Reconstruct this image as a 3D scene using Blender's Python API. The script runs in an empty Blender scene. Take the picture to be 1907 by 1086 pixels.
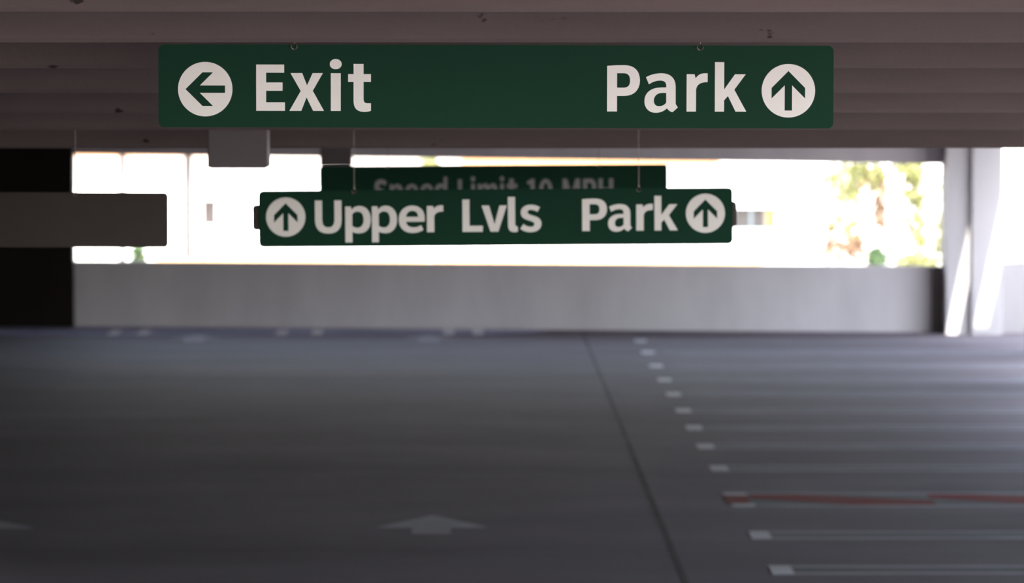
import bpy, bmesh, math, random
from mathutils import Vector, Matrix, Euler

random.seed(7)
scene = bpy.context.scene
COL = scene.collection

# ------------------------------------------------------------------ camera
W_PX, H_PX, F_PX = 1907.0, 1086.0, 8450.0
EYE = Vector((0.0, 0.0, 4.2))
VPX, VPY = 878.0, 122.0
cam_data = bpy.data.cameras.new('camera')
cam = bpy.data.objects.new('camera', cam_data)
COL.objects.link(cam)
cam_data.sensor_width = 36.0
cam_data.lens = F_PX / W_PX * 36.0
PITCH = math.atan((H_PX / 2 - VPY) / F_PX)
YAW = math.atan((W_PX / 2 - VPX) / F_PX)
cam.location = EYE
cam.rotation_euler = Euler((math.pi / 2 - PITCH, 0, -YAW), 'XYZ')
cam_data.clip_start = 0.1
cam_data.clip_end = 2000
cam_data.dof.use_dof = True
cam_data.dof.focus_distance = 16.5
cam_data.dof.aperture_fstop = 4.7
scene.camera = cam

# ------------------------------------------------------------------ world, sun, exposure
SUN_T = Vector((-0.21, 0.60, -1.0)).normalized()          # direction the sunlight travels
world = bpy.data.worlds.new('sky')
scene.world = world
world.use_nodes = True
wn = world.node_tree
wn.nodes.clear()
sky = wn.nodes.new('ShaderNodeTexSky')
sky.sky_type = 'NISHITA'
sky.sun_disc = False
sky.sun_elevation = math.asin(-SUN_T.z)
sky.sun_rotation = math.atan2(-SUN_T.x, -SUN_T.y)
sky.air_density = 1.0
sky.dust_density = 1.5
bg = wn.nodes.new('ShaderNodeBackground')
bg.inputs['Strength'].default_value = 0.42
wo = wn.nodes.new('ShaderNodeOutputWorld')
hs = wn.nodes.new('ShaderNodeHueSaturation')
hs.inputs['Saturation'].default_value = 0.55
wn.links.new(sky.outputs[0], hs.inputs['Color'])
wn.links.new(hs.outputs[0], bg.inputs['Color'])
wn.links.new(bg.outputs[0], wo.inputs['Surface'])

sun_data = bpy.data.lights.new('sun', 'SUN')
sun_data.energy = 6.0
sun_data.angle = 0.009
sun_data.color = (1.0, 0.95, 0.87)
sun = bpy.data.objects.new('sun', sun_data)
sun.rotation_euler = SUN_T.to_track_quat('-Z', 'Y').to_euler()
sun.location = (20, -40, 60)
COL.objects.link(sun)

vs = scene.view_settings
vs.view_transform = 'Standard'
vs.look = 'None'
vs.exposure = 2.05
vs.gamma = 1.0
vs.use_curve_mapping = False
scene.cycles.use_denoising = True
scene.cycles.max_bounces = 12
scene.cycles.diffuse_bounces = 8
scene.cycles.sample_clamp_indirect = 6.0

ROOF_START = 10.5      # unseen start of the ramp roof, set back to let front light in

# ------------------------------------------------------------------ helpers
ROT = cam.rotation_euler.to_matrix()


def at(px, py, y):
    """world point on the plane Y=y whose picture is pixel (px, py) of 1907x1086"""
    d = ROT @ Vector(((px - W_PX / 2) / F_PX, -(py - H_PX / 2) / F_PX, -1.0))
    return EYE + d * (y / d.y)


def on_floor(px, py):
    d = ROT @ Vector(((px - W_PX / 2) / F_PX, -(py - H_PX / 2) / F_PX, -1.0))
    return EYE + d * (-EYE.z / d.z)


def node_mat(name, color, rough=0.8, spec=0.3, var=0.0, scale=2.0, stretch=(1, 1, 1), bump=0.0, bump_scale=30.0,
             spots=None, dark=None, metallic=0.0):
    m = bpy.data.materials.new(name)
    m.use_nodes = True
    nt = m.node_tree
    N, L = nt.nodes, nt.links
    b = N['Principled BSDF']
    b.inputs['Roughness'].default_value = rough
    b.inputs['Specular IOR Level'].default_value = spec
    b.inputs['Metallic'].default_value = metallic
    tc = N.new('ShaderNodeTexCoord')
    mp = N.new('ShaderNodeMapping')
    mp.inputs['Scale'].default_value = stretch
    L.new(tc.outputs['Object'], mp.inputs['Vector'])
    n1 = N.new('ShaderNodeTexNoise')
    n1.inputs['Scale'].default_value = scale
    n1.inputs['Detail'].default_value = 6
    n1.inputs['Roughness'].default_value = 0.6
    L.new(mp.outputs[0], n1.inputs['Vector'])
    ramp = N.new('ShaderNodeValToRGB')
    lo = tuple(c * (1 - var) for c in color) if dark is None else dark
    hi = tuple(min(1, c * (1 + var)) for c in color)
    ramp.color_ramp.elements[0].color = (*lo, 1)
    ramp.color_ramp.elements[1].color = (*hi, 1)
    ramp.color_ramp.elements[0].position = 0.32
    ramp.color_ramp.elements[1].position = 0.68
    L.new(n1.outputs['Fac'], ramp.inputs['Fac'])
    out = ramp.outputs['Color']
    if spots:
        sc, thr, col = spots
        mp2 = N.new('ShaderNodeMapping')
        mp2.inputs['Scale'].default_value = (0.55, 1, 1)
        L.new(tc.outputs['Object'], mp2.inputs['Vector'])
        n2 = N.new('ShaderNodeTexNoise')
        n2.inputs['Scale'].default_value = sc
        n2.inputs['Detail'].default_value = 3
        L.new(mp2.outputs[0], n2.inputs['Vector'])
        r2 = N.new('ShaderNodeValToRGB')
        r2.color_ramp.elements[0].position = thr
        r2.color_ramp.elements[1].position = thr + 0.035
        r2.color_ramp.elements[0].color = (0, 0, 0, 1)
        r2.color_ramp.elements[1].color = (1, 1, 1, 1)
        L.new(n2.outputs['Fac'], r2.inputs['Fac'])
        mx = N.new('ShaderNodeMixRGB')
        mx.inputs['Color2'].default_value = (*col, 1)
        L.new(r2.outputs['Color'], mx.inputs['Fac'])
        L.new(out, mx.inputs['Color1'])
        out = mx.outputs['Color']
    L.new(out, b.inputs['Base Color'])
    if bump:
        n3 = N.new('ShaderNodeTexNoise')
        n3.inputs['Scale'].default_value = bump_scale
        n3.inputs['Detail'].default_value = 5
        L.new(tc.outputs['Object'], n3.inputs['Vector'])
        bp = N.new('ShaderNodeBump')
        bp.inputs['Strength'].default_value = bump
        bp.inputs['Distance'].default_value = 0.01
        L.new(n3.outputs['Fac'], bp.inputs['Height'])
        L.new(bp.outputs['Normal'], b.inputs['Normal'])
    return m


M = dict(
    ceiling=node_mat('ceiling_concrete', (0.118, 0.094, 0.085), 0.9, 0.2, 0.12, 1.6, (0.35, 1, 3), 0.25, 40,
                     spots=(13.0, 0.70, (0.03, 0.022, 0.018))),
    floor=node_mat('floor_concrete', (0.162, 0.140, 0.160), 0.8, 0.10, 0.16, 0.5, (0.5, 1, 1), 0.15, 25),
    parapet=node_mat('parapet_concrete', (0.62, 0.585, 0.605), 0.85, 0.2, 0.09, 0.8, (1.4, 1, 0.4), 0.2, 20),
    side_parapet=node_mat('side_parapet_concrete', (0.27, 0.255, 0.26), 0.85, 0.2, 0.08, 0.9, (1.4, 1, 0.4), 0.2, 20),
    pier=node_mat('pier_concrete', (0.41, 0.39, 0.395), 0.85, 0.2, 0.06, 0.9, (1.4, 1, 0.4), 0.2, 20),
    dark_wall=node_mat('dark_wall_surface', (0.016, 0.012, 0.010), 0.9, 0.1, 0.2, 0.6, (1, 1, 1), 0.2, 20),  # near-black base colour for the left-hand walls
    green=node_mat('sign_green', (0.005, 0.034, 0.0175), 0.55, 0.08, 0.06, 1.2),
    white=node_mat('sign_white', (0.80, 0.765, 0.70), 0.6, 0.2, 0.02, 3.0),
    darker_white=node_mat('sign_white_darker', (0.27, 0.265, 0.25), 0.6, 0.2, 0.04, 3.0),  # darker white for the speed limit lettering
    sign_back=node_mat('sign_back_brown', (0.045, 0.034, 0.029), 0.6, 0.25, 0.10, 1.2),
    steel=node_mat('hanger_steel', (0.20, 0.16, 0.14), 0.4, 0.5, 0.15, 20, metallic=0.8),
    box=node_mat('grey_box_metal', (0.125, 0.105, 0.105), 0.6, 0.3, 0.05, 2.0),
    box_lens=node_mat('box_lens_plastic', (0.35, 0.33, 0.32), 0.4, 0.4, 0.03, 2.0),
    paint=node_mat('white_line_paint', (0.55, 0.54, 0.58), 0.75, 0.2, 0.15, 3.0),
    paint_worn=node_mat('worn_line_paint', (0.31, 0.30, 0.335), 0.75, 0.2, 0.16, 2.0),
    paint_blue=node_mat('bluish_line_paint', (0.85, 0.86, 0.95), 0.75, 0.2, 0.05, 3.0),
    end_shadow=node_mat('parapet_end_shade', (0.17, 0.15, 0.145), 0.9, 0.1, 0.1, 2.0),
    bay=node_mat('bay_surface', (0.155, 0.15, 0.162), 0.8, 0.1, 0.10, 1.2, (0.4, 1, 1)),
    red=node_mat('red_floor_paint', (0.16, 0.006, 0.008), 0.75, 0.2, 0.25, 1.5, (0.5, 2, 1)),
    blue=node_mat('blue_floor_surface', (0.34, 0.355, 0.52), 0.75, 0.1, 0.15, 1.0),  # bluish tone of the strip along the far wall
    joint=node_mat('floor_joint_filler', (0.105, 0.093, 0.097), 0.9, 0.1, 0.2, 2.0),
    stucco=node_mat('white_stucco', (0.80, 0.78, 0.74), 0.9, 0.1, 0.03, 1.0),
    terracotta=node_mat('terracotta', (0.46, 0.21, 0.09), 0.9, 0.1, 0.15, 1.5),
    tan=node_mat('tan_surface', (0.62, 0.36, 0.18), 0.9, 0.1, 0.1, 1.0),
    shade_glass=node_mat('window_glass_dark', (0.05, 0.045, 0.045), 0.15, 0.5, 0.05, 1.0),
    mauve=node_mat('mauve_shutter', (0.10, 0.08, 0.078), 0.8, 0.2, 0.05, 1.0),
    bluegrey=node_mat('blue_grey_shutter', (0.17, 0.21, 0.23), 0.8, 0.2, 0.05, 1.0),
    pipe=node_mat('downpipe_paint', (0.05, 0.04, 0.038), 0.7, 0.2, 0.05, 1.0),
    ground=node_mat('pale_ground', (0.55, 0.52, 0.48), 0.95, 0.1, 0.08, 0.2),
    leaf=node_mat('leaf_green', (0.16, 0.16, 0.058), 0.7, 0.2, 0.35, 3.0),
    leaf_dark=node_mat('leaf_dark_green', (0.045, 0.075, 0.03), 0.7, 0.2, 0.35, 3.0),
    leaf_dry=node_mat('leaf_dry_brown', (0.17, 0.105, 0.065), 0.8, 0.1, 0.3, 3.0),
    trunk=node_mat('pale_trunk_bark', (0.62, 0.55, 0.50), 0.9, 0.1, 0.1, 6.0),
)


def finish(o, label=None, cat=None, group=None, kind=None):
    if label: o['label'] = label
    if cat: o['category'] = cat
    if group: o['group'] = group
    if kind: o['kind'] = kind
    return o


def link_mesh(name, me, mat, parent=None):
    o = bpy.data.objects.new(name, me)
    COL.objects.link(o)
    if mat is not None and not me.materials:
        me.materials.append(mat)
    if parent is not None:
        o.parent = parent
    return o


def bm_obj(name, bm, mat, parent=None):
    bmesh.ops.recalc_face_normals(bm, faces=bm.faces)
    me = bpy.data.meshes.new(name)
    bm.to_mesh(me)
    bm.free()
    return link_mesh(name, me, mat, parent)


def empty(name, loc=(0, 0, 0), parent=None):
    o = bpy.data.objects.new(name, None)
    o.empty_display_size = 0.2
    o.location = loc
    COL.objects.link(o)
    if parent is not None:
        o.parent = parent
    return o


def add_hexa(bm, p):
    """8 corners: bottom four (ccw), top four"""
    v = [bm.verts.new(q) for q in p]
    for f in ((0, 1, 2, 3), (7, 6, 5, 4), (0, 4, 5, 1), (1, 5, 6, 2), (2, 6, 7, 3), (3, 7, 4, 0)):
        bm.faces.new([v[i] for i in f])


def add_box(bm, x0, x1, y0, y1, z0, z1):
    add_hexa(bm, [(x0, y0, z0), (x1, y0, z0), (x1, y1, z0), (x0, y1, z0),
                  (x0, y0, z1), (x1, y0, z1), (x1, y1, z1), (x0, y1, z1)])


def bevel_all(bm, w, seg=2):
    bmesh.ops.bevel(bm, geom=bm.edges[:], offset=w, segments=seg, profile=0.5, affect='EDGES')


def add_prism_x(bm, prof, x0, x1):
    """closed (y,z) profile swept from x0 to x1"""
    a = [bm.verts.new((x0, y, z)) for y, z in prof]
    b = [bm.verts.new((x1, y, z)) for y, z in prof]
    n = len(prof)
    bm.faces.new(a)
    bm.faces.new(b[::-1])
    for i in range(n):
        bm.faces.new((a[i], b[i], b[(i + 1) % n], a[(i + 1) % n]))


def add_tube(bm, pts, r, seg=8):
    rings = []
    n = len(pts)
    for i, p in enumerate(pts):
        p = Vector(p)
        d = (Vector(pts[min(i + 1, n - 1)]) - Vector(pts[max(i - 1, 0)])).normalized()
        u = d.orthogonal().normalized()
        if i and rings:
            u = (prev - d * prev.dot(d)).normalized()
        prev = u
        v = d.cross(u)
        rr = r[i] if isinstance(r, (list, tuple)) else r
        rings.append([bm.verts.new(p + u * rr * math.cos(2 * math.pi * k / seg) + v * rr * math.sin(2 * math.pi * k / seg))
                      for k in range(seg)])
    for a, b in zip(rings, rings[1:]):
        for k in range(seg):
            bm.faces.new((a[k], a[(k + 1) % seg], b[(k + 1) % seg], b[k]))
    bm.faces.new(rings[0][::-1])
    bm.faces.new(rings[-1])


def lerp_profile(prof, y):
    for (y0, z0), (y1, z1) in zip(prof, prof[1:]):
        if y <= y1:
            return z0 + (z1 - z0) * (y - y0) / (y1 - y0)
    return prof[-1][1]


# ------------------------------------------------------------------ floor (ramp under the camera, level deck beyond)
FLOOR = [(-26.0, 2.6), (0.0, 2.6), (34.0, 0.0), (76.0, 0.0)]
XL, XR = -7.6, 20.0  # right side pushed out of view for more bounced light


def roof_edge(y):
    """unseen roof edge, stepped back to let daylight onto the right of the deck"""
    return 5.0 if y < 23.95 else XR if y < 47 else 8.0 if y < 54 else 8.5 if y < 61 else 9.05


bm = bmesh.new()
low = [(y, z - 0.25) for y, z in FLOOR][::-1]
add_prism_x(bm, FLOOR + low, XL - 0.2, XR + 0.2)
floor = finish(bm_obj('floor', bm, M['floor']), 'grey concrete parking deck with painted bays and arrows', kind='structure')


def sheet(name, polys, mat, parent=floor, t=0.004, z0=0.0, label=None, kind=None):
    """thin painted film lying on the deck; polys are lists of (x, y)"""
    bm = bmesh.new()
    for poly in polys:
        a = [bm.verts.new((x, y, z0)) for x, y in poly]
        b = [bm.verts.new((x, y, z0 + t)) for x, y in poly]
        bm.faces.new(a[::-1])
        bm.faces.new(b)
        n = len(poly)
        for i in range(n):
            bm.faces.new((a[i], a[(i + 1) % n], b[(i + 1) % n], b[i]))
    return finish(bm_obj(name, bm, mat, parent), label, kind=kind)


def rect(x0, x1, y0, y1):
    return [(x0, y0), (x1, y0), (x1, y1), (x0, y1)]


# control joints
jx = 1.745
sheet('floor_joint', [rect(jx - 0.024, jx + 0.024, 35.0, 70.9)], M['joint'], z0=0.0005, t=0.002, label='dark straight joint running along the deck')
for yj in (39.2, 46.0, 52.5, 61.0):
    sheet('floor_joint', [rect(-7.4, jx - 0.03, yj - 0.015, yj + 0.015)], M['joint'], z0=0.0005, t=0.0015)

# parking bay hairpins on the right: two thin lines closed by a bright cap
XC, X_END = 2.58, 9.6
BAY_Y = [873, 832, 797, 765, 735, 708, 682, 657, 635]
bays = [on_floor(1455, 1062).y, on_floor(1415, 997).y] + [on_floor(1200, v).y for v in BAY_Y]
for yb in bays:
    h = 0.30
    root = sheet('bay_line', [rect(XC + 0.09, X_END, yb + h - 0.10, yb + h), rect(XC + 0.09, X_END, yb - h, yb - h + 0.10)],
                 M['paint_worn'])
    sheet('line_cap', [rect(XC - 0.09, XC + 0.09, yb - h, yb + h)], M['paint'], parent=root, t=0.005)
    sheet('bay_infill', [rect(XC + 0.09, X_END, yb - h + 0.10, yb + h - 0.10)], M['bay'], parent=root, t=0.002)
# red hatched strip between two bays
ya, yb_ = on_floor(1385, 944).y, on_floor(1365, 919).y
root = sheet('bay_line', [rect(XC + 0.05, X_END, ya, ya + 0.12), rect(XC + 0.05, X_END, yb_ - 0.12, yb_)], M['paint_worn'],
             label='white bay lines either side of a red hatched strip')
sheet('line_cap', [rect(XC - 0.09, XC + 0.13, ya, ya + 0.26)], M['paint'], parent=root, t=0.005)
sheet('line_cap', [rect(XC - 0.11, XC + 0.11, yb_ - 0.22, yb_)], M['paint'], parent=root, t=0.005)
sheet('red_block', [rect(XC - 0.12, XC + 0.10, ya + 0.27, yb_ - 0.23)], M['red'], parent=root, t=0.005, label='solid red painted block')
yl, yh = ya + 0.13, yb_ - 0.13
xs = XC + 0.12
for k in range(4):
    x0 = xs + k * 1.75
    sheet('red_hatch', [[(x0, yh - 0.42), (x0, yh), (x0 + 0.5, yh), (x0 + 1.75, yl + 0.44), (x0 + 1.75, yl), (x0 + 1.0, yl)]],
          M['red'], parent=root, t=0.004, label='diagonal red painted hatch')
sheet('bay_infill', [rect(XC + 0.12, X_END, yl, yh)], M['bay'], parent=root, t=0.002)


# painted lane arrows
def floor_arrow(cx, y_tip, y_head, y_tail, half_w, half_s, mat):
    return sheet('lane_arrow', [[(cx, y_tip), (cx - half_w, y_head), (cx - half_s, y_head), (cx - half_s, y_tail),
                                 (cx + half_s, y_tail), (cx + half_s, y_head), (cx + half_w, y_head)]], mat, t=0.004)


p_tip, p_head, p_tail = on_floor(806, 960), on_floor(806, 982.5), on_floor(806, 993.5)
finish(floor_arrow(p_tip.x, p_tip.y, p_head.y, p_tail.y, 0.50, 0.175, M['paint_worn']), 'pale painted arrow nearest the middle of the lane')
p2 = on_floor(-22, 966)
finish(floor_arrow(p2.x, p2.y, on_floor(0, 984).y, on_floor(0, 992).y, 0.50, 0.175, M['paint_worn']), 'pale painted arrow in the dark left lane')
for px in (800, 370):
    q = on_floor(px, 625)
    floor_arrow(q.x, q.y, on_floor(px, 631).y, on_floor(px, 636).y, 0.40, 0.16, M['paint_worn'])

# bluish bay strip along the foot of the far wall, with pairs of bay lines
y_n = on_floor(400, 624).y
sheet('blue_strip', [[(XL, y_n), (0.2, y_n + 0.15), (1.2, y_n + 0.9), (0.9, 72.0), (-6.3, 73.0), (XL, 73.0)]], M['blue'], t=0.003,
      label='bluish strip at the foot of the far wall')
for pa, pb in ((222, 276), (530, 595), (836, 890)):
    polys = []
    for px in (pa, pb):
        q = on_floor(px, 613)
        polys.append(rect(q.x - 0.085, q.x + 0.085, y_n + 0.1, 72.0))
    sheet('bay_line', polys, M['paint_blue'], t=0.006, label='pair of bluish white lines at the foot of the far wall')

# ------------------------------------------------------------------ ceiling: roof slab with tee stems across the lane
SLOPE_H, SLOPE_V = 1.238, 713.0
STEM_PY = [22, 79, 127, 173, 210, 242, 276]
stem_d = [F_PX * SLOPE_H / (SLOPE_V - py) for py in STEM_PY]
m_sl = (SLOPE_V - VPY) / F_PX


def stem_bottom(d):
    if d < 24.0:
        return EYE.z + SLOPE_H - m_sl * d
    z24 = EYE.z + SLOPE_H - m_sl * 24.0
    if d < 40.0:
        return z24 - (d - 24.0) / 16.0 * 0.26
    return z24 - 0.26


DEPTH = 0.42
SOFFIT = [(ROOF_START, stem_bottom(ROOF_START) + DEPTH), (24.0, stem_bottom(24.0) + DEPTH), (40.0, stem_bottom(40) + 0.12),
          (76.0, stem_bottom(60) + 0.12)]
Z_LEVEL = SOFFIT[-1][1]
TH = 0.16
bm = bmesh.new()
for (y0, z0), (y1, z1) in zip(SOFFIT, SOFFIT[1:]):
    if y0 < 39:
        add_prism_x(bm, [(y0, z0), (y1, z1), (y1, z1 + TH), (y0, z0 + TH)], XL - 0.2, roof_edge(y0))
# level bay; two unseen slots added to throw sun streaks on the piers
YB, YA = 70.6, 70.7          # front faces of the two pier panels
sx, sy = -SUN_T.x / -SUN_T.z, SUN_T.y / -SUN_T.z


def slot(px0, px1, yf):
    x0 = (px0 - VPX) * yf / F_PX + sx * Z_LEVEL
    x1 = (px1 - VPX) * yf / F_PX + sx * Z_LEVEL
    return x0, x1 + sx * TH


s1, s2 = slot(1763, 1786, YA), slot(1813, 1839, YB)
ys0, ys1 = YB - sy * Z_LEVEL - 0.02, YA + 0.0
for y0, y1 in ((40, 47), (47, 54), (54, 61), (61, 66)):
    add_box(bm, XL - 0.2, roof_edge(y0), y0, y1, Z_LEVEL, Z_LEVEL + TH)
add_box(bm, XL - 0.2, 9.7, 66.0, ys0, Z_LEVEL, Z_LEVEL + TH)
xe_ = (1812 - VPX) * YB / F_PX
ye0, ye1 = [YB - sy * (xs_ - xe_) / sx for xs_ in s1]      # light that would fall on the nearer panel is kept out
add_hexa(bm, [(s1[0], ye0, Z_LEVEL), (s1[1], ye1, Z_LEVEL), (s1[1], ys1, Z_LEVEL), (s1[0], ys1, Z_LEVEL),
              (s1[0], ye0, Z_LEVEL + TH), (s1[1], ye1, Z_LEVEL + TH), (s1[1], ys1, Z_LEVEL + TH), (s1[0], ys1, Z_LEVEL + TH)])
add_box(bm, XL - 0.2, s1[0], ys0, ys1, Z_LEVEL, Z_LEVEL + TH)
add_box(bm, s1[1], s2[0], ys0, ys1, Z_LEVEL, Z_LEVEL + TH)
add_box(bm, s2[1], 9.7, ys0, ys1, Z_LEVEL, Z_LEVEL + TH)
add_box(bm, XL - 0.2, 9.7, ys1, 76.0, Z_LEVEL, Z_LEVEL + TH)
ceiling = finish(bm_obj('ceiling', bm, M['ceiling']), 'dark concrete roof deck with ribs across the lane', kind='structure')

dd = [stem_d[0] - 1.36 * k for k in range(1, 6) if stem_d[0] - 1.36 * k > ROOF_START + 0.3][::-1] + stem_d
for i, d in enumerate(dd):
    zb, zt = stem_bottom(d), lerp_profile(SOFFIT, d) + 0.02
    w0, w1 = 0.085, 0.13
    bm = bmesh.new()
    tilt = 0.004 * math.sin(i * 2.3)
    add_prism_x(bm, [(d, zb + 0.014), (d + 0.014, zb), (d + 2 * w0 - 0.014, zb), (d + 2 * w0, zb + 0.014),
                     (d + w0 + w1, zt), (d + w0 - w1, zt)], XL, roof_edge(d))
    bm_obj('ceiling_beam', bm, M['ceiling'], ceiling)
for d in (27.0, 30.0, 33.5, 37.0):
    zb, zt = stem_bottom(d) + 0.05, lerp_profile(SOFFIT, d) + 0.02
    bm = bmesh.new()
    add_prism_x(bm, [(d, zb), (d + 0.17, zb), (d + 0.2, zt), (d - 0.03, zt)], XL, roof_edge(d))
    bm_obj('ceiling_beam', bm, M['ceiling'], ceiling)

for y0, y1, zb_ in ((47, 54, 1.7), (54, 60, 1.7), (61, 66, 2.4)):  # unseen downstands added to keep side light off the left floor
    xe = roof_edge(y0)
    bm = bmesh.new()
    add_box(bm, xe - 0.25, xe - 0.005, y0, y1, zb_, Z_LEVEL + TH)
    bm_obj('light_baffle', bm, M['ceiling'], ceiling)

# ------------------------------------------------------------------ far wall: parapet, lintel, piers
xl_o, xr_o = (138 - VPX) * 73.0 / F_PX, (1757 - VPX) * 71.3 / F_PX
yl_o, yr_o = 73.0, 71.3


def wy(x):
    return yl_o + (x - xl_o) / (xr_o - xl_o) * (yr_o - yl_o)


def wall_piece(bm, x0, x1, z0a, z0b, z1a, z1b, th=0.2, dy=0.0):
    y0, y1 = wy(x0) + dy, wy(x1) + dy
    add_hexa(bm, [(x0, y0, z0a), (x1, y1, z0b), (x1, y1 + th, z0b), (x0, y0 + th, z0a),
                  (x0, y0, z1a), (x1, y1, z1b), (x1, y1 + th, z1b), (x0, y0 + th, z1a)])


bm = bmesh.new()
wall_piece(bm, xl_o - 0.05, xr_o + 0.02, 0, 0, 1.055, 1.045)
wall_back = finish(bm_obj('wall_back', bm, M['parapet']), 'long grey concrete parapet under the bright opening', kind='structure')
bm = bmesh.new()
zl = at(138, 287, 73.0).z
zr = at(1757, 306, 71.3).z
wall_piece(bm, xl_o - 0.05, xr_o + 0.05, zl, zr, Z_LEVEL, Z_LEVEL, th=0.22)
finish(bm_obj('lintel', bm, M['parapet'], wall_back), 'concrete lintel over the opening')
# dark strip standing in for shade at the parapet end beside the piers
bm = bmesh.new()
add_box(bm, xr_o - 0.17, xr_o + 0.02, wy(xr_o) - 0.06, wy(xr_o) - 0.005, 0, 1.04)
bm_obj('end_shade_strip', bm, M['end_shadow'], wall_back)

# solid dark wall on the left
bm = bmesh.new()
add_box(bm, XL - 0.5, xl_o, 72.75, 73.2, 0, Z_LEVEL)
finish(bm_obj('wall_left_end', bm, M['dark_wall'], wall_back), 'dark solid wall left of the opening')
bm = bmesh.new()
LW = [(19.2, -2.2), (22.5, -2.6), (22.9, -4.3), (39.0, -4.35), (57.0, -6.15), (72.8, -7.75)]  # follows the edge of view, shaped to keep light off the left lane
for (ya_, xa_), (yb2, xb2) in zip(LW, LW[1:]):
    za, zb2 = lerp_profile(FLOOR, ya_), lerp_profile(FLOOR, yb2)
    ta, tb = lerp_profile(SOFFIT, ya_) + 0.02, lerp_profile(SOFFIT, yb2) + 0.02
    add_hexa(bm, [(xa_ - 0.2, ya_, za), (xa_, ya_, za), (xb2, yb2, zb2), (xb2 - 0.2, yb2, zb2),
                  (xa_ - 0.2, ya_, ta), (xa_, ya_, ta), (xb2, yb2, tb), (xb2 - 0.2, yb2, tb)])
wall_left = finish(bm_obj('wall_left', bm, M['dark_wall']), 'dark side wall along the left lane, shaped to cut light', kind='structure')
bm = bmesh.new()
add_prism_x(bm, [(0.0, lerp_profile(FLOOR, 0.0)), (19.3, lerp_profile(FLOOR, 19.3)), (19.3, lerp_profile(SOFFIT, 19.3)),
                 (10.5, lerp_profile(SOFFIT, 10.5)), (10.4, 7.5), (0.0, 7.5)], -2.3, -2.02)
bm_obj('light_block_wall', bm, M['dark_wall'], wall_left)  # unseen wall added to block sky light and darken the left ceiling

# pier with two panels on the right
pier = empty('wall_right_pier', (8.0, 70.8, 0))
finish(pier, 'pale concrete piers with two slanting streaks of sun', kind='structure')
xA0, xAB, xB1 = xr_o, (1812 - VPX) * YB / F_PX, (1869 - VPX) * YB / F_PX


def local(o, root):
    o.matrix_parent_inverse = Matrix.Translation(-Vector(root.location))
    return o


bm = bmesh.new()
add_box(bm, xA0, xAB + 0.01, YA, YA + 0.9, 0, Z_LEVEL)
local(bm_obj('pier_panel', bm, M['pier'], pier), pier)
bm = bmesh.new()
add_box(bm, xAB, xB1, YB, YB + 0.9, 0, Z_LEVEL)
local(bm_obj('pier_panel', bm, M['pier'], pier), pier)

# parapet right of the pier and along the open right side
bm = bmesh.new()
add_hexa(bm, [(xB1 - 0.02, 71.2, 0), (XR, 71.6, 0), (XR, 71.8, 0), (xB1 - 0.02, 71.4, 0),
              (xB1 - 0.02, 71.2, 1.09), (XR, 71.6, 1.75), (XR, 71.8, 1.75), (xB1 - 0.02, 71.4, 1.09)])
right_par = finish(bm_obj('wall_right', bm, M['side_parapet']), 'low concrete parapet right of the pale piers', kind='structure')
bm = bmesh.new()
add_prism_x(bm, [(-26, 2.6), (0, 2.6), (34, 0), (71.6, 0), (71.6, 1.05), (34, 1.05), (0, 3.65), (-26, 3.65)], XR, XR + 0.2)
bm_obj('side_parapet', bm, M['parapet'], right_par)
for yc in (12, 22, 45.0, 58, 65):
    bm = bmesh.new()
    add_box(bm, roof_edge(yc) - 0.45, roof_edge(yc) - 0.02, yc, yc + 0.6, lerp_profile(FLOOR, yc) - 0.05, lerp_profile(SOFFIT, yc) + 0.02)
    bm_obj('side_column', bm, M['pier'], right_par)

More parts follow.
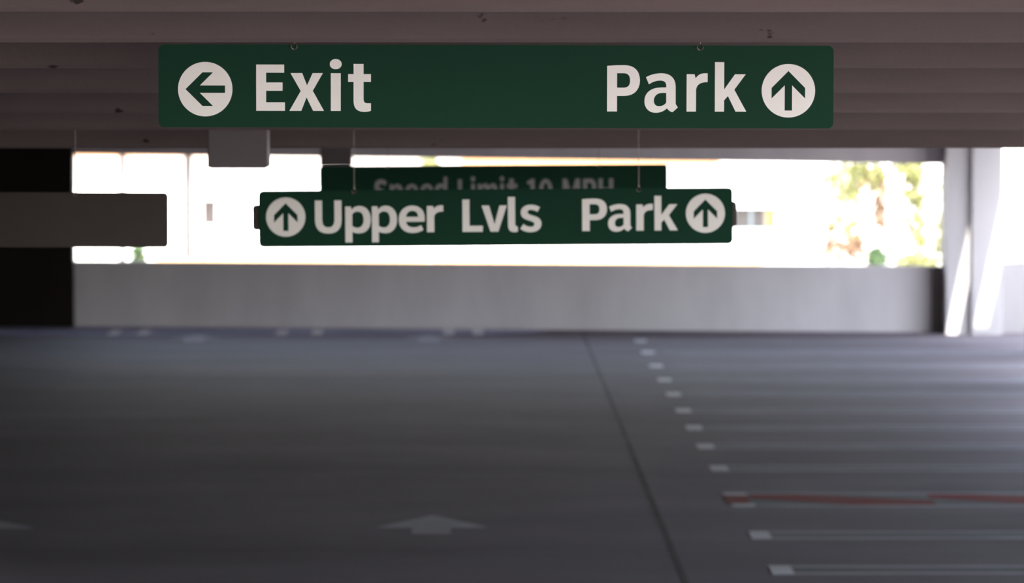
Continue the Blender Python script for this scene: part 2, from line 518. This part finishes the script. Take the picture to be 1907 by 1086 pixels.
# ------------------------------------------------------------------ lettering (own outlines, cap height 86 units)
GLYPH = {
    'E': (53.5, ["M0 0 L53.5 0 L53.5 15.8 L18.5 15.8 L18.5 37.2 L49 37.2 L49 52.7 L18.5 52.7 L18.5 70.8 L52 70.8 L52 86 L0 86"]),
    'x': (64.3, ["M0 0 L22.1 0 L31.8 25 L44 0 L64.3 0 L43.4 37.3 L62.2 70.2 L43.1 70.2 L32.7 47.4 L23.7 70.2 L2 70.2 L21 37"]),
    'i': (22.4, ["M2 0 L20.5 0 L20.5 70 L2 70", "O11.2 87 11.2 9.6"]),
    't': (42.4, ["M0 68.6 L10.2 68.6 L10.2 87.4 L28.7 87.4 L28.7 68.6 L42.4 68.6 L42.4 54 L28.7 54 L28.7 22 Q28.7 14.3 36 14.3 L42.4 14.3 L42.4 0.3 Q36 -1.7 30 -1.7 Q10.2 -1.7 10.2 18 L10.2 54 L0 54"]),
    'P': (60.9, ["M0 0 L18.4 0 L18.4 28.9 L32 28.9 C50 28.9 60.9 40 60.9 57.5 C60.9 76 50 86 32 86 C20 86 10 85.6 0 84.5",
                 "M18.4 44.2 L31 44.2 C39 44.2 42.7 49 42.7 57.5 C42.7 66 39 71.1 31 71.1 L18.4 71.1"]),
    'a': (62.3, ["M2.8 63.6 C12 69 22 71.1 31.6 71.1 C48 71.1 58.1 62 58.1 46 L58.1 14 L62.3 7.6 L52.4 -1.3 Q46 0 42 6 C36 0 28 -2.5 21 -2.5 C8 -2.5 0 7 0 19 C0 35 12 44.7 32 44.7 L40.6 44.7 L40.6 48 C40.6 54.5 37 57.5 29 57.5 C22 57.5 15 55 8.3 50.6",
                 "M40.6 34.5 L33 34.5 C23 34.5 17.5 28 17.5 20 C17.5 13.5 21.5 9.8 27 9.8 C32.5 9.8 37.5 12 40.6 16.5"]),
    'r': (38.9, ["M0 0 L17.4 0 L17.4 40 C18.5 50 25 54.8 38.9 54.8 L38.9 71.1 L34 71.1 C26 71.1 20.5 68 16.7 61.9 L14.5 69.5 L0 69.5"]),
    'k': (58.5, ["M0 0 L17.2 0 L17.2 21 L24.3 28.9 L38.5 0 L58.5 0 L36.1 40.7 L57.3 69.5 L37.3 69.5 L17.2 41.2 L17.2 92 L0 92"]),
    'U': (70, ["M0 86 L19 86 L19 35 C19 21 24 14.5 35 14.5 C46 14.5 51 21 51 35 L51 86 L70 86 L70 34 C70 10 57 -2 35 -2 C13 -2 0 10 0 34"]),
    'p': (66, ["M0 -26 L18 -26 L18 2 C24 -1 29 -2 36 -2 C54 -2 66 12 66 34 C66 57 54 71 37 71 C29 71 21.5 68 16.5 61 L14.5 69.5 L0 69.5",
               "M18 18 C22 15 26.5 13 31 13 C41 13 47.5 21 47.5 34 C47.5 48 42 56 32 56 C26.5 56 22 53.5 18 49"]),
    'e': (66.3, ["M18.5 28 L65.5 28 C66 31 66.3 34 66.3 37 C66.3 58 54 71 34.5 71 C14 71 0 56 0 34 C0 12 13 -2 36 -2 C46 -2 55 1 63 6.5 L57 18.5 C51 15 45 13 38.5 13 C27 13 19.5 18 18.5 28",
                 "M18.5 41 C19.5 51 26 57 34.5 57 C44 57 49 51 49.5 41"]),
    'L': (53, ["M0 0 L53 0 L53 16 L18.5 16 L18.5 86 L0 86"]),
    'v': (66, ["M23 0 L43.5 0 L66 69.5 L47 69.5 L33.5 20 L19.5 69.5 L0 69.5"]),
    'l': (25, ["M0 92 L18 92 L18 20 C18 15.5 20 14 24 14 L25 0.5 C22 -1 19 -1.5 16 -1.5 C5 -1.5 0 5 0 18"]),
    's': (55.5, ["M52 64 L45 51.5 C39 55.5 33.5 57.5 28 57.5 C22.5 57.5 19.5 55 19.5 51.5 C19.5 47.5 22.5 45.5 34 42 C48 38 55.5 32 55.5 20.5 C55.5 6.5 44 -2 27 -2 C16 -2 7 1.5 0 7.5 L8.5 20 C14.5 15.5 20.5 12.5 27 12.5 C33.5 12.5 37 15 37 19.5 C37 23.5 33.5 26 24 28.8 C9 33 1.8 39 1.8 50.5 C1.8 62.5 12 71 27.5 71 C37 71 45 68.5 52 64"]),
    'm': (92.5, ["M0 0 L17.5 0 L17.5 48 C21.5 53 25 55.5 29.5 55.5 C35.5 55.5 37.5 51.5 37.5 44 L37.5 0 L55 0 L55 48 C59 53 62.5 55.5 67 55.5 C73 55.5 75 51.5 75 44 L75 0 L92.5 0 L92.5 45 C92.5 61 86.5 71 73 71 C65 71 59 67 53 61 C50 67.5 44.5 71 36 71 C28 71 22 67.5 16.5 61.5 L15 69.5 L0 69.5"]),
    '1': (50, ["M4 0 L50 0 L50 15 L36 15 L36 86 L22 86 C16 82 10 80 3 78.5 L3 66.5 L18 66.5 L18 15 L4 15"]),
    '0': (60, ["O30 42 30 44", "O30 42 12 30"]),
    'M': (82, ["M0 0 L16.5 0 L16.5 60 L34 12 L48 12 L65.5 60 L65.5 0 L82 0 L82 86 L62 86 L41 32 L20 86 L0 86"]),
    'H': (67.5, ["M0 0 L18.5 0 L18.5 36 L49 36 L49 0 L67.5 0 L67.5 86 L49 86 L49 52 L18.5 52 L18.5 86 L0 86"]),
}


def flatten(path):
    import re
    tok = re.findall(r'[MLQCO]|-?\d+\.?\d*', path)
    pts, i = [], 0
    while i < len(tok):
        c = tok[i]
        i += 1
        n = {'M': 2, 'L': 2, 'Q': 4, 'C': 6, 'O': 4 if False else 4}[c] if c != 'O' else None
        if c == 'O':
            rest = []
            while i < len(tok) and tok[i] not in 'MLQCO':
                rest.append(float(tok[i])); i += 1
            cx, cy, rx = rest[:3]
            ry = rest[3] if len(rest) > 3 else rx
            return [(cx + rx * math.cos(2 * math.pi * k / 40), cy + ry * math.sin(2 * math.pi * k / 40)) for k in range(40)]
        v = [float(t) for t in tok[i:i + n]]
        i += n
        if c in 'ML':
            pts.append((v[0], v[1]))
        elif c == 'Q':
            x0, y0 = pts[-1]
            for k in range(1, 7):
                t = k / 6
                pts.append(((1 - t) ** 2 * x0 + 2 * t * (1 - t) * v[0] + t * t * v[2],
                            (1 - t) ** 2 * y0 + 2 * t * (1 - t) * v[1] + t * t * v[3]))
        else:
            x0, y0 = pts[-1]
            for k in range(1, 9):
                t = k / 8
                s = 1 - t
                pts.append((s ** 3 * x0 + 3 * s * s * t * v[0] + 3 * s * t * t * v[2] + t ** 3 * v[4],
                            s ** 3 * y0 + 3 * s * s * t * v[1] + 3 * s * t * t * v[3] + t ** 3 * v[5]))
    if (abs(pts[0][0] - pts[-1][0]) < 1e-6 and abs(pts[0][1] - pts[-1][1]) < 1e-6):
        pts.pop()
    return pts


GLYPH_PTS = {k: (w, [flatten(p) for p in ps]) for k, (w, ps) in GLYPH.items()}
w_, ps_ = GLYPH_PTS['p']
GLYPH_PTS['d'] = (66, [[(66 - x, 69.5 - y) for x, y in c] for c in ps_])
w_, ps_ = GLYPH_PTS['s']
GLYPH_PTS['S'] = (60, [[(x * 60 / 55.5, (y + 2) * 90 / 73 - 2) for x, y in c] for c in ps_])
ARROW = [(0, 36.8), (31.3, 5.2), (31.3, -14.5), (6.9, 10), (6.9, -36.8), (-6.9, -36.8), (-6.9, 10), (-31.3, -14.5), (-31.3, 5.2)]


def outline_mesh(name, contours, thick):
    """filled 2D outline (holes kept) in the XZ plane facing -Y, thick metres deep"""
    cu = bpy.data.curves.new('outline', 'CURVE')
    cu.dimensions = '2D'
    cu.fill_mode = 'BOTH'
    cu.extrude = thick / 2
    for c in contours:
        sp = cu.splines.new('POLY')
        sp.points.add(len(c) - 1)
        for q, (x, y) in zip(sp.points, c):
            q.co = (x, y, 0, 1)
        sp.use_cyclic_u = True
    ob = bpy.data.objects.new('outline', cu)
    COL.objects.link(ob)
    dg = bpy.context.evaluated_depsgraph_get()
    me = bpy.data.meshes.new_from_object(ob.evaluated_get(dg))
    bpy.data.objects.remove(ob)
    bpy.data.curves.remove(cu)
    me.transform(Matrix.Rotation(math.pi / 2, 4, 'X'))
    me.name = name
    return me


def rounded_rect(w, h, r, seg=6):
    out = []
    for cx, cy, a0 in ((w / 2 - r, h / 2 - r, 0), (-w / 2 + r, h / 2 - r, 90), (-w / 2 + r, -h / 2 + r, 180), (w / 2 - r, -h / 2 + r, 270)):
        for k in range(seg + 1):
            a = math.radians(a0 + 90 * k / seg)
            out.append((cx + r * math.cos(a), cy + r * math.sin(a)))
    return out


class Sign:
    """rectangular hanging sign; pixel coordinates of its face map to local metres"""

    def __init__(self, name, label, px0, py0, px1, py1, y, tilt_px, radius_px, panel_mat, group=None):
        self.y = y
        self.s = y / F_PX
        self.cx, self.cy = (px0 + px1) / 2, (py0 + py1) / 2
        self.w, self.h = (px1 - px0) * self.s, (py1 - py0) * self.s
        c = at(self.cx, self.cy, y)
        self.root = empty(name, c)
        self.root.rotation_euler = (0, -math.atan(tilt_px / (px1 - px0)), 0)   # +tilt: right end higher
        finish(self.root, label, 'sign', group)
        self.panel = link_mesh('sign_panel', outline_mesh('sign_panel', [rounded_rect(self.w, self.h, radius_px * self.s)], 0.005),
                               panel_mat, self.root)
        self.slope = tilt_px / (px1 - px0)

    def loc(self, px, py):
        x, z = (px - self.cx) * self.s, -(py - self.cy) * self.s
        return x, z

    def letter(self, ch, px0, px1, base, mat, unit):
        """unit: metres per glyph unit; px0..px1 the width of the letter in the picture"""
        w, cs = GLYPH_PTS[ch]
        x0, z0 = self.loc(px0, base)
        kx = (px1 - px0) * self.s / w
        pts = [[(x0 + x * kx, z0 + y * unit) for x, y in c] for c in cs]
        o = link_mesh('letter', outline_mesh('letter', pts, 0.0012), mat, self.root)
        o.location.y = -0.0032
        return o

    def disc(self, px, py, rpx, rot, mat, unit):
        x0, z0 = self.loc(px, py)
        r = rpx * self.s
        circ = [(x0 + r * math.cos(2 * math.pi * k / 64), z0 + r * math.sin(2 * math.pi * k / 64)) for k in range(64)]
        ca, sa = math.cos(rot), math.sin(rot)
        arr = [(x0 + (x * ca - y * sa) * unit, z0 + (x * sa + y * ca) * unit) for x, y in ARROW]
        o = link_mesh('arrow_disc', outline_mesh('arrow_disc', [circ, arr], 0.0012), mat, self.root)
        o.location.y = -0.0032
        return o

    def hanger(self, px, py_top):
        """open hook through the panel's top edge and a wire up to the ceiling"""
        x, zt = self.loc(px, self.cy - self.h / 2 / self.s)
        z_ceil = (lerp_profile(SOFFIT, self.y) if py_top else 0) + 0.01 - self.root.location.z + x * self.slope * -1
        r = 0.011
        bm = bmesh.new()
        pts = []
        for k in range(13):
            a = math.radians(-210 + 300 * k / 12)
            pts.append((x + r * math.cos(a), -0.006 - 0.004 * math.sin(k), zt - 0.006 + r * math.sin(a)))
        pts.append((x, -0.004, zt + (0.022 if py_top else 0.012)))
        if not py_top:
            pts.append((x, 0.02, zt + 0.03))
        add_tube(bm, pts, 0.0026, 8)
        hk = bm_obj('hook', bm, M['steel'], self.root)
        if z_ceil > zt + 0.02:
            bm = bmesh.new()
            add_tube(bm, [(x, -0.004, zt + 0.018), (x, -0.004, z_ceil)], 0.0018, 6)
            bm_obj('hanging_wire', bm, M['steel'], self.root)


# ---- nearest sign: Exit / Park
s = Sign('hanging_sign', 'sharp green sign reading Exit and Park hanging nearest under the beams', 296, 84, 1552, 238, 16.52, -2.5, 11, M['green'])
u1 = s.s
for ch, a, b in (('E', 477.8, 531.3), ('x', 539.6, 603.9), ('i', 614.6, 636.8), ('t', 648.7, 691.1)):
    s.letter(ch, a, b, 207.1, M['white'], u1)
for ch, a, b in (('P', 1130.5, 1191.4), ('a', 1199.9, 1262.2), ('r', 1278.5, 1317.4), ('k', 1331.1, 1389.6)):
    s.letter(ch, a, b, 207.0, M['white'], u1)
s.disc(383.2, 167.1, 50.6, math.pi / 2, M['white'], u1)
s.disc(1467.9, 168, 49.8, 0, M['white'], u1)
s.hanger(548, None)
s.hanger(1303, None)

# ---- second sign: Upper Lvls / Park
s = Sign('hanging_sign', 'green sign reading Upper Lvls and Park hanging in front of the bright opening', 482, 352.5, 1365, 457.5, 23.5, 6.0, 9, M['green'])
u2 = 0.00195
for ch, a, b in (('U', 586.6, 636.2), ('p', 643, 690.5), ('p', 692.6, 739.4), ('e', 742.6, 791), ('r', 795, 825.5), ('L', 861.2, 899),
                 ('v', 897, 944), ('l', 946, 964.5), ('s', 968.7, 1008.3), ('P', 1084.3, 1130.5), ('a', 1132.5, 1177),
                 ('r', 1185, 1216), ('k', 1219, 1262.5)):
    s.letter(ch, a, b, 431.5, M['white'], u2)
s.disc(532.2, 401.5, 36.6, 0, M['white'], u2)
s.disc(1314, 400, 36.4, 0, M['white'], u2)
rail = link_mesh('mounting_rail', outline_mesh('mounting_rail', [rounded_rect(902 * s.s, 47 * s.s, 6 * s.s, 3)], 0.006), M['sign_back'], s.root)
rail.location = (-2 * s.s, 0.012, 0.008)
s.hanger(660, 262)
s.hanger(1190, 262)

# ---- third sign: Speed Limit 10 MPH
s = Sign('hanging_sign', 'green Speed Limit 10 MPH sign partly hidden behind the Upper Lvls sign', 595.5, 307.5, 1243.5, 388.5, 32.0, 4.0, 6, M['green'])
u3 = 0.00195
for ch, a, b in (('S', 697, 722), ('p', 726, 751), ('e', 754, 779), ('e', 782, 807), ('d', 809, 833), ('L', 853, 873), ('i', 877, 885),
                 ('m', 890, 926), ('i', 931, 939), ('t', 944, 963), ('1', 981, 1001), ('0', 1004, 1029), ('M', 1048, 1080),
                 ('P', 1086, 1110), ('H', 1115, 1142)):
    s.letter(ch, a, b, 378, M['darker_white'], u3)
s.hanger(722, 274)
s.hanger(1115, 274)

# ---- back of a sign facing away at the left
s = Sign('hanging_sign', 'dark blank back of a sign hanging at the left before the dark wall', -567, 358, 312.5, 460, 23.5, -2.0, 8, M['sign_back'])
s.hanger(140, 262)
s.hanger(-400, 262)

# ------------------------------------------------------------------ boxes under the ceiling
def ceiling_box(px0, px1, py_bot, y, label, length=1.2):
    w = (px1 - px0) * y / F_PX
    c = at((px0 + px1) / 2, py_bot, y)
    zt = lerp_profile(SOFFIT, y)
    h = 0.20
    root = finish(empty('ceiling_box', (c.x, y, c.z)), label, 'ceiling box', 'boxes under the ceiling')
    bm = bmesh.new()
    add_box(bm, -w / 2, w / 2, 0, length, 0, h)
    bevel_all(bm, 0.006)
    bm_obj('housing', bm, M['box'], root)
    bm = bmesh.new()
    add_box(bm, -w / 2 + 0.012, w / 2 - 0.012, 0.02, length - 0.02, -0.004, 0.004)
    bm_obj('bottom_cover', bm, M['box_lens'], root)
    for yy in (0.08, length - 0.08):
        bm = bmesh.new()
        add_tube(bm, [(0, yy, h - 0.01), (0, yy, lerp_profile(SOFFIT, y + yy) - c.z + 0.01)], 0.012, 10)
        bm_obj('hanging_rod', bm, M['steel'], root)
    return root


ceiling_box(387, 498, 312, 22.4, 'plain grey box under the ceiling below the Exit lettering', 0.3)
ceiling_box(596, 655, 309, 40.5, 'small dark box under the ceiling behind the speed limit sign', 0.3)

# ------------------------------------------------------------------ outside
bm = bmesh.new()
add_box(bm, -140, 160, -60, 260, -1.6, -1.4)
bmesh.ops.delete(bm, geom=[f for f in bm.faces if False], context='FACES')
finish(bm_obj('ground', bm, M['ground']), 'pale sunlit ground outside the parking deck', kind='structure')

YBLD = 118.0
k_b = YBLD / F_PX


def bx(px):
    return at(px, 300, YBLD).x


def bz(py):
    return at(953, py, YBLD).z


bld = finish(empty('building', (0, YBLD, -1.4)), 'white sunlit building filling the opening behind the signs', 'building')


def part(name, mat, px0, px1, py_top, py_bot, y0, y1, parent=None, bev=0.0, root=None):
    root = root or bld
    bm = bmesh.new()
    add_box(bm, bx(px0), bx(px1), y0, y1, bz(py_bot), bz(py_top))
    if bev:
        bevel_all(bm, bev, 1)
    o = bm_obj(name, bm, mat, parent or root)
    if parent is None:
        local(o, root)
    return o


gz = -1.4
# wall with real openings for the windows: build it as strips round them
wins = [(377, 402, 373, 419), (1366, 1446, 388, 427)]
part('wall', M['stucco'], -500, 377, -200, 620, YBLD, YBLD + 6)
part('wall', M['stucco'], 377, 402, -200, 373, YBLD, YBLD + 6)
part('wall', M['stucco'], 377, 402, 419, 620, YBLD, YBLD + 6)
part('wall', M['stucco'], 402, 1366, -200, 620, YBLD, YBLD + 6)
part('wall', M['stucco'], 1366, 1446, -200, 388, YBLD, YBLD + 6)
part('wall', M['stucco'], 1366, 1446, 427, 620, YBLD, YBLD + 6)
part('wall', M['stucco'], 1446, 1525, -200, 620, YBLD, YBLD + 6)
w1_ = part('window', M['mauve'], 377, 402, 373, 419, YBLD + 0.45, YBLD + 0.55)
p_ = part('pane', M['shade_glass'], 391, 400, 376, 416, YBLD + 0.42, YBLD + 0.46, parent=w1_)
p_.matrix_parent_inverse = Matrix.Identity(4)
w2_ = part('window', M['bluegrey'], 1366, 1446, 388, 427, YBLD + 0.45, YBLD + 0.55)
for a, b in ((1372, 1398), (1404, 1424)):
    p_ = part('pane', M['shade_glass'], a, b, 391, 424, YBLD + 0.42, YBLD + 0.46, parent=w2_)
p_ = part('pane', M['terracotta'], 1428, 1444, 391, 424, YBLD + 0.42, YBLD + 0.46, parent=w2_)
for a, b, t, bt in ((344, 357, 270, 620), (223, 233, 270, 620)):
    part('downpipe', M['pipe'], a, b, t, bt, YBLD - 0.10, YBLD - 0.005)
part('shading_eave', M['terracotta'], 130, 1345, 262, 279, YBLD - 0.55, YBLD - 0.005)  # out of view, added to shade the tan surface below
part('tan_band', M['tan'], 860, 1340, 279, 307, YBLD - 0.05, YBLD - 0.003)
part('tan_band', M['tan'], 140, 600, 279, 291, YBLD - 0.05, YBLD - 0.003)  # tan strip standing in for the warm glare fringe under the lintel
part('fringe_strip', M['tan'], 290, 1420, 481, 560, YBLD - 0.25, YBLD - 0.004)  # tan strip standing in for the warm glare fringe above the parapet

bld2 = finish(empty('building', (20, 140, -1.4)), 'pale wall standing behind the trees at the right', 'building')
bm = bmesh.new()
add_box(bm, 8.5, 60, 140, 146, -1.4, 3.0)
local(bm_obj('wall', bm, M['stucco'], bld2), bld2)
bm = bmesh.new()
add_box(bm, 8.3, 60.2, 139.7, 146.2, 3.0, 3.25)
local(bm_obj('coping', bm, M['tan'], bld2), bld2)


def foliage(name, blobs, mat, parent, origin, n, size):
    """blobs: (px, py, rx_px, rz_px, y) ; n leaves of given size, each a bent two-quad blade"""
    verts, faces = [], []
    for px, py, rx, rz, y, share in blobs:
        c = at(px, py, y)
        sx_, sz_ = rx * y / F_PX, rz * y / F_PX
        for _ in range(int(n * share)):
            while True:
                a, b_, c_ = random.uniform(-1, 1), random.uniform(-1, 1), random.uniform(-1, 1)
                if a * a + b_ * b_ + c_ * c_ < 1:
                    break
            p = Vector((c.x + a * sx_, y + b_ * max(sx_, 0.3), c.z + c_ * sz_)) - Vector(origin)
            d = Vector((random.gauss(0, 1), random.gauss(0, 1), random.gauss(-0.4, 1))).normalized()
            w = d.orthogonal().normalized()
            w = (Matrix.Rotation(random.uniform(0, 6.28), 3, d) @ w)
            L_, W_ = size * random.uniform(0.7, 1.3), size * 0.22
            droop = Vector((0, 0, -0.25 * L_))
            i = len(verts)
            m_ = p + d * L_ * 0.5
            e_ = p + d * L_ + droop
            verts += [p, m_ + w * W_, m_ - w * W_, e_]
            faces += [(i, i + 1, i + 3), (i, i + 3, i + 2)]
    me = bpy.data.meshes.new(name)
    me.from_pydata(verts, [], faces)
    return finish(link_mesh(name, me, mat, parent), kind='stuff')


def tree(label, y, trunk_px, trunk_w_px, top_py, blobs, mat, n=700, size=0.22, extra=None):
    base = at(trunk_px, 400, y)
    root = finish(empty('tree', (base.x, y, gz)), label, 'tree', 'trees outside the opening')
    top = at(trunk_px, top_py, y).z - gz
    r = trunk_w_px * y / F_PX / 2
    bm = bmesh.new()
    add_tube(bm, [(0, 0, 0), (0.02, 0, top * 0.35), (-0.02, 0.03, top * 0.7), (0.02, 0, top)], [r * 1.2, r, r * 0.92, r * 0.75], 10)
    bm_obj('trunk', bm, M['trunk'], root)
    foliage('foliage', blobs, mat, root, root.location, n, size)
    if extra:
        foliage('dry_fronds', extra, M['leaf_dry'], root, root.location, n // 2, size)
    return root


tree('slim tree with yellow green leaves nearest the white building', 106, 1572, 9, 300,
     [(1578, 335, 26, 45, 106, .4), (1556, 395, 24, 50, 106, .3), (1590, 430, 18, 34, 106, .25), (1548, 330, 16, 30, 106, .15)],
     M['leaf'], 520, 0.20, extra=[(1552, 465, 20, 26, 106, .4), (1545, 440, 10, 30, 106, .2)])
tree('pale trunked tree with brown fronds beside the yellow green tree', 102, 1612, 20, 345,
     [(1625, 325, 26, 30, 102, .3), (1600, 310, 18, 20, 102, .2), (1590, 370, 14, 40, 102, .2)], M['leaf'], 500, 0.20,
     extra=[(1640, 375, 15, 64, 102, .9), (1590, 455, 20, 26, 102, .5), (1622, 330, 20, 26, 102, .2)])
tree('thick white trunked tree in the middle of the group at the right', 100, 1664, 26, 320,
     [(1702, 335, 20, 48, 100, .45), (1690, 305, 34, 18, 100, .25), (1712, 380, 12, 40, 100, .15)], M['leaf'], 560, 0.20,
     extra=[(1690, 420, 12, 40, 100, .25)])
tree('thin tree closest to the pale piers with low green leaves', 104, 1734, 16, 380,
     [(1752, 430, 12, 60, 104, .4), (1712, 430, 14, 46, 104, .35), (1750, 350, 9, 30, 104, .1)], M['leaf'], 460, 0.18)
tree('small round green tree seen in the gap above the speed limit sign', 110, 800, 5, 312, [(800, 318, 24, 26, 110, 1)], M['leaf'], 500, 0.16)


def shrub(label, y, blobs, mat, n):
    b0 = at(blobs[0][0], blobs[0][1], y)
    root = finish(empty('shrub', (b0.x, y, gz)), label, 'shrub', 'shrubs outside the opening')
    zc = b0.z - gz
    bm = bmesh.new()
    for k in range(5):
        a = k * 1.256
        add_tube(bm, [(0, 0, 0), (0.08 * math.cos(a), 0.08 * math.sin(a), zc * 0.6), (0.2 * math.cos(a), 0.2 * math.sin(a), zc)], [0.02, 0.015, 0.008], 6)
    bm_obj('stems', bm, M['leaf_dry'], root)
    foliage('foliage', blobs, mat, root, root.location, n, 0.16)


shrub('dark green shrub low between the two pale trunks', 99, [(1632, 478, 16, 18, 99, 1)], M['leaf_dark'], 420)
shrub('low yellow green shrub below the thick white trunk', 98, [(1705, 486, 40, 14, 98, 1)], M['leaf'], 420)
shrub('small green shrub under the blank sign at the left', 101, [(258, 474, 9, 26, 101, 1)], M['leaf_dark'], 260)
